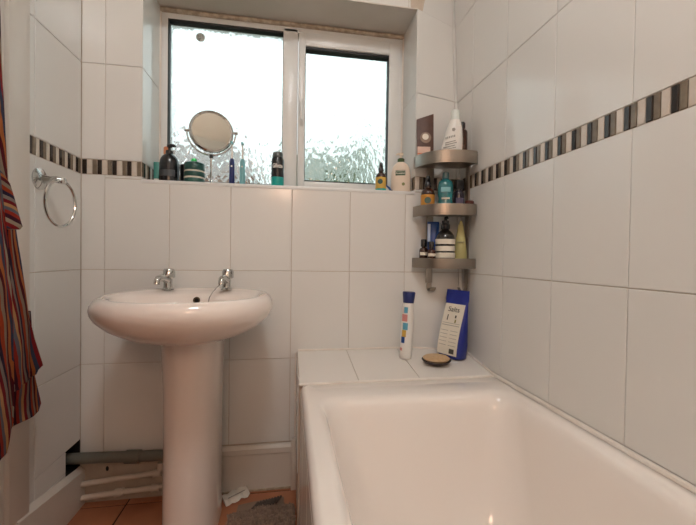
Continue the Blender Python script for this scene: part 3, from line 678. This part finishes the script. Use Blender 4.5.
mb = MB(); mb.lathe([(.033, 0), (.035, .003), (.035, .098), (.031, .112), (.022, .124), (.013, .131), (.011, .134)], mat('black_glass', '12100e', .1, coat=.5)); mb.build('body', e)
for z0, z1 in ((.03, .048), (.054, .072), (.079, .097)):
    mb = MB(); mb.arc((0, 0, 0), .0351, z0, z1, 185, 355, LABEL, 20); mb.build('label', e)
mb = MB(); mb.lathe([(.015, .133), (.016, .136), (.016, .15), (.012, .154), (.013, .165), (.008, .166), (.005, .172)], BLACKP, n=24); mb.tube([(0, 0, .174), (.004, -.012, .176), (.006, -.024, .171)], [.006, .0045, .0035], BLACKP, 10); mb.build('pump', e)
e = empty('cream_tube', (1.318, -.078, T3), 'pale yellow green tube tapering to its crimp, bottom shelf right', 'tube', rz=-.36)
mb = MB(); mb.rings([[(x*1.0, y, z_) for x, y, z_ in oval(.0235*hw, .017*k, -.017*k, z, 28)] for hw, k, z in ((.95, 1, .0), (1, 1, .02), (.97, .9, .05), (.75, .6, .1), (.38, .35, .15), (.14, .2, .168))], PGREEN); mb.build('body', e)
mb = MB(); mb.box((-.014, -.0162, .088), (.012, -.009, .0895), INKL); mb.build('label_print', e)

# ---------------------------------------------------------------- things on the ledge
def lz(y): return zl(y)
e = empty('cleaner_bottle', (1.105, -.095, lz(-.095)), 'white cylinder bottle with blue cap on the tiled ledge', 'bottle')
rl = Matrix.Rotation(math.radians(2.5), 3, 'Y')
mb = MB(); mb.lathe([(.018, 0), (.021, .004), (.022, .02), (.022, .15), (.020, .2)], WHITEP, rot=rl); mb.build('body', e)
mb = MB(); mb.lathe([(.019, .2), (.0195, .202), (.023, .236), (.021, .240)], NAVY, rot=rl); mb.build('cap', e)
mb = MB()
for z0, z1, a0, a1, m_ in ((.165, .186, 215, 250, SKYT), (.135, .16, 195, 250, PINKT), (.105, .13, 210, 258, SKYT), (.08, .104, 205, 245, YELL), (.058, .08, 200, 235, BLUE), (.03, .04, 190, 215, PINKT)):
    k = len(mb.v); mb.arc((0, 0, 0), .0222, z0, z1, a0, a1, m_, 8); mb.v[k:] = [tuple(rl @ Vector(v)) for v in mb.v[k:]]
mb.build('label', e)
# blue bag of bath salts
bx, by = 1.284, -.095
e = empty('bath_salts_bag', (bx, by, lz(by)-.002), 'blue standing bag with white label in the ledge corner', 'bag')
e.rotation_euler = (math.radians(-6), math.radians(1), math.radians(-60))
prof = [(0, .046, .030), (.006, .052, .036), (.05, .054, .036), (.11, .052, .027), (.16, .050, .014), (.205, .049, .005), (.21, .051, .003), (.248, .050, .0025)]
mb = MB(); rs = []
for z, hw, hd in prof:
    r = []
    for j in range(40):
        a = 2*PI*j/40; x = hw*math.copysign(abs(math.cos(a))**.45, math.cos(a)); y = hd*math.copysign(abs(math.sin(a))**.8, math.sin(a))
        y += .003*noise.noise(Vector((x*30, z*25, 1+(y > 0)))); r.append((x*.95, y*.9, z))
    rs.append(r)
mb.rings(rs, BAGBLUE); mb.build('pouch', e, sharp=50)
# label follows the front of the bag
def fy_(z):
    for (z0, _, d0), (z1, _, d1) in zip(prof[:-1], prof[1:]):
        if z0 <= z <= z1: return -(d0+(d1-d0)*(z-z0)/(z1-z0))
    return -.003
def patch(mb, x0, x1, z0, z1, m, off, n=8):
    rs = []
    for k in range(n+1):
        z = z0+(z1-z0)*k/n; y = fy_(z)-off
        rs.append([(x0, y, z), (x1, y, z), (x1, y+.0025, z), (x0, y+.0025, z)])
    mb.rings(rs, m)
mb = MB(); patch(mb, -.041, .041, .012, .196, LABEL, .0022); lb = mb.build('label', e)
mb = MB()
for k in range(5): patch(mb, -.036, -.006, .045+k*.013, .0465+k*.013, INKL, .0028, 1); patch(mb, .004, .034, .045+k*.013, .0465+k*.013, INKL, .0028, 1)
patch(mb, -.036, .036, .116, .118, INKL, .0028, 1); patch(mb, -.036, .036, .124, .1255, INKL, .0028, 1)
patch(mb, -.022, -.018, .135, .155, INK, .0028, 1); patch(mb, .010, .016, .145, .155, INK, .0028, 1); patch(mb, .012, .018, .128, .14, P('olive_print', '8c8650', .6), .0028, 1); patch(mb, .01, .03, .018, .035, INK, .0028, 1)
mb.build('label_print', lb)
text('label_text', 'Salts', .027, INK, lb, (0, fy_(.175)-.0032, .175), (PI/2-.33, 0, 0), .0003)
# dish with soap
dy = -.155
e = empty('soap_dish', (1.197, dy, lz(dy)), 'dark shell soap dish at the front of the ledge', 'dish')
e.rotation_euler = (math.radians(10), 0, math.radians(-14))
mb = MB(); mb.rings([oval(.050*k, .036*k, -.036*k, z, 40, 2) for k, z in ((.35, 0), (.6, .003), (.85, .010), (1, .019), (.97, .020), (.8, .012), (.5, .007), (.1, .006))], SHELL); mb.build('shell', e)
e = empty('soap_bar', (1.197, dy, lz(dy)+.0145), 'worn beige oval soap lying in the shell dish', 'soap')
e.rotation_euler = (math.radians(10), 0, math.radians(-14))
mb = MB(); mb.rings([oval(.048*k, .034*k, -.034*k, z, 40, 2) for k, z in ((.72, -.001), (.93, .006), (.96, .009), (.88, .012), (.6, .0145), (.1, .015))], SOAP); mb.build('bar', e)

# ---------------------------------------------------------------- striped robe at the left edge
rb = empty('bath_robe', (.03, -.5, 1.62), 'striped towelling bath robe hanging at the left edge', 'robe')
mb = MB(); mb.lathe([(.025, 0), (.025, .005), (.006, .008), (.005, .05), (.012, .055)], CHROME, rot=Rx); hk = mb.build('wall_hook', None, (0, -.5, 1.60)); tag(hk, 'chrome robe hook on the left wall', 'hook')
def cloth(name, m, levels, xmid, thick, fold, ph, seedv, parent=rb, n=64):
    # levels: (z, y_right, y_left) in world; cross-section is a flattened loop with folds
    rs = []
    for z, yr, yl in levels:
        r = []
        for j in range(n):
            a = 2*PI*j/n; c, s_ = math.cos(a), math.sin(a)
            y = (yr+yl)/2+(yr-yl)/2*math.copysign(abs(c)**.8, c)
            f = fold*(math.sin((y*46)+z*4+ph)+.5*math.sin(y*90+ph*2+z*7))+.01*noise.noise(Vector((y*12, z*5, seedv)))
            x = xmid+thick*math.copysign(abs(s_)**.7, s_)+f*(1 if s_ > 0 else .2)
            r.append((x-.03, y+.5, z-1.62))
        rs.append(r)
    mb = MB(); mb.rings(rs, m); return mb.build(name, parent, sharp=60)
def lerp_levels(keys, n=26):
    out = []
    for (z0, a0, b0), (z1, a1, b1) in zip(keys[:-1], keys[1:]):
        for k in range(n//(len(keys)-1)+2):
            t = k/(n//(len(keys)-1)+2); out.append((z0+(z1-z0)*t, a0+(a1-a0)*t, b0+(b1-b0)*t))
    out.append(keys[-1]); return out
cloth('robe_body', ROBE, lerp_levels([(1.60, -.49, -.52), (1.45, -.475, -.60), (1.2, -.463, -.70), (1.1, -.452, -.74), (1.0, -.435, -.76), (.86, -.405, -.78), (.72, -.366, -.79), (.62, -.333, -.8), (.56, -.318, -.8), (.54, -.33, -.8)]), .07, .022, .009, 0, 1)
cloth('front_panel', ROBE, lerp_levels([(1.15, -.56, -.86), (1.0, -.54, -.86), (.85, -.52, -.86), (.7, -.508, -.86), (.55, -.503, -.86), (.495, -.506, -.86), (.45, -.53, -.86)]), .135, .020, .008, 1.2, 2)
cloth('sleeve', ROBE3, lerp_levels([(.70, -.33, -.46), (.6, -.315, -.45), (.50, -.290, -.44), (.45, -.277, -.44), (.435, -.287, -.44)]), .045, .014, .004, 2.2, 3)
cloth('belt', ROBE2, lerp_levels([(1.018, -.54, -.86), (1.01, -.51, -.86), (.985, -.49, -.86), (.93, -.465, -.86), (.90, -.45, -.86), (.893, -.46, -.86)]), .10, .036, .004, 1, 4)

# ---------------------------------------------------------------- mat and packet on the floor
e = empty('bath_mat', (.58, -.25, 0), 'brown tufted bath mat bunched up beside the bath', 'mat')
def mz(x, y): return .012+.032*max(0, math.sin((x*9+y*6)+1.2))*math.exp(-((y+.0)/.12)**2)+.008*noise.noise(Vector((x*14, y*14, 0)))
nx, ny = 24, 30; vs = []; fs = []
x0, x1, y0, y1 = -.07, .134, -.33, .10
def mpt(i, j):
    u, v = i/nx, j/ny; x = x0+(x1-x0)*u; y = y0+(y1-y0)*v+.06*u-.03+.01*math.sin(u*5)
    return x, y
for lay in (0, 1):
    for i in range(nx+1):
        for j in range(ny+1):
            x, y = mpt(i, j); vs.append((x, y, (mz(x, y) if lay else 0.001+max(0, mz(x, y)-.014))))
k = (nx+1)*(ny+1); g = lambda i, j, l: l*k+i*(ny+1)+j
for i in range(nx):
    for j in range(ny):
        fs.append((g(i,j,1), g(i+1,j,1), g(i+1,j+1,1), g(i,j+1,1))); fs.append((g(i,j,0), g(i,j+1,0), g(i+1,j+1,0), g(i+1,j,0)))
for i in range(nx): fs += [(g(i,0,0), g(i+1,0,0), g(i+1,0,1), g(i,0,1)), (g(i+1,ny,0), g(i,ny,0), g(i,ny,1), g(i+1,ny,1))]
for j in range(ny): fs += [(g(0,j+1,0), g(0,j,0), g(0,j,1), g(0,j+1,1)), (g(nx,j,0), g(nx,j+1,0), g(nx,j+1,1), g(nx,j,1))]
mb = MB(); mb.add(vs, fs, MATB); mb.build('backing', e, sharp=60)
mb = MB()
for i in range(40):
    for j in range(70):
        u, v = (i+.5+random.uniform(-.2, .2))/40, (j+.5+random.uniform(-.2, .2))/70
        if v > .985-.05*math.sin(u*4): continue
        x, y = mpt(u*nx, v*ny); z = mz(x, y); a = random.uniform(0, 6.28); h = random.uniform(.008, .014); dx, dy2 = .004*math.cos(a), .004*math.sin(a)
        mb.tube([(x, y, z-.003), (x+dx*.5, y+dy2*.5, z+h*.6), (x+dx, y+dy2, z+h)], [.0032, .0036, .002], MATC, 5)
tf = mb.build('tufts', e, sharp=70); tf['kind'] = 'stuff'
# folded-back underside with its dark ribbed strip
mb = MB(); rs = []
for k in range(11):
    t = k/10; z = .026+.006*math.sin(t*PI)
    rs.append([(-.05+.15*t, .07+.03*t, z), (-.05+.15*t, .145+.022*t, z*.45), (-.05+.15*t, .145+.022*t, z*.45-.004), (-.05+.15*t, .07+.03*t, z-.004)])
mb.rings(rs, MATB); mb.build('folded_edge', e)
mb = MB()
for k in range(9):
    t = k/8; mb.tube([(.0+.075*t, .085+.02*t, .0345), (.015+.075*t, .135+.022*t, .021)], .0035, MATD, 6)
mb.build('ribbed_strip', e)
e = empty('paper_packet', (.515, -.05, .004), 'crumpled white paper packet on the floor beside the pedestal', 'packet')
e.rotation_euler = (math.radians(8), math.radians(-6), math.radians(28))
mb = MB(); rs = []
for k in range(9):
    t = k/8-.5; w_ = .026+.004*math.sin(k*2.1)
    rs.append([(t*.085, -w_, .006+.003*math.sin(k*1.7)), (t*.085, -w_*.3, .016+.003*math.sin(k*2.9)), (t*.085, w_*.4, .013+.003*math.cos(k*2.3)), (t*.085, w_, .007), (t*.085, 0, .003)])
mb.rings(rs, PAPER); mb.build('wrapper', e, sharp=20)
mb = MB(); mb.box((-.03, -.012, .0195), (.03, -.009, .0205), INKL); mb.build('fold_line', e)
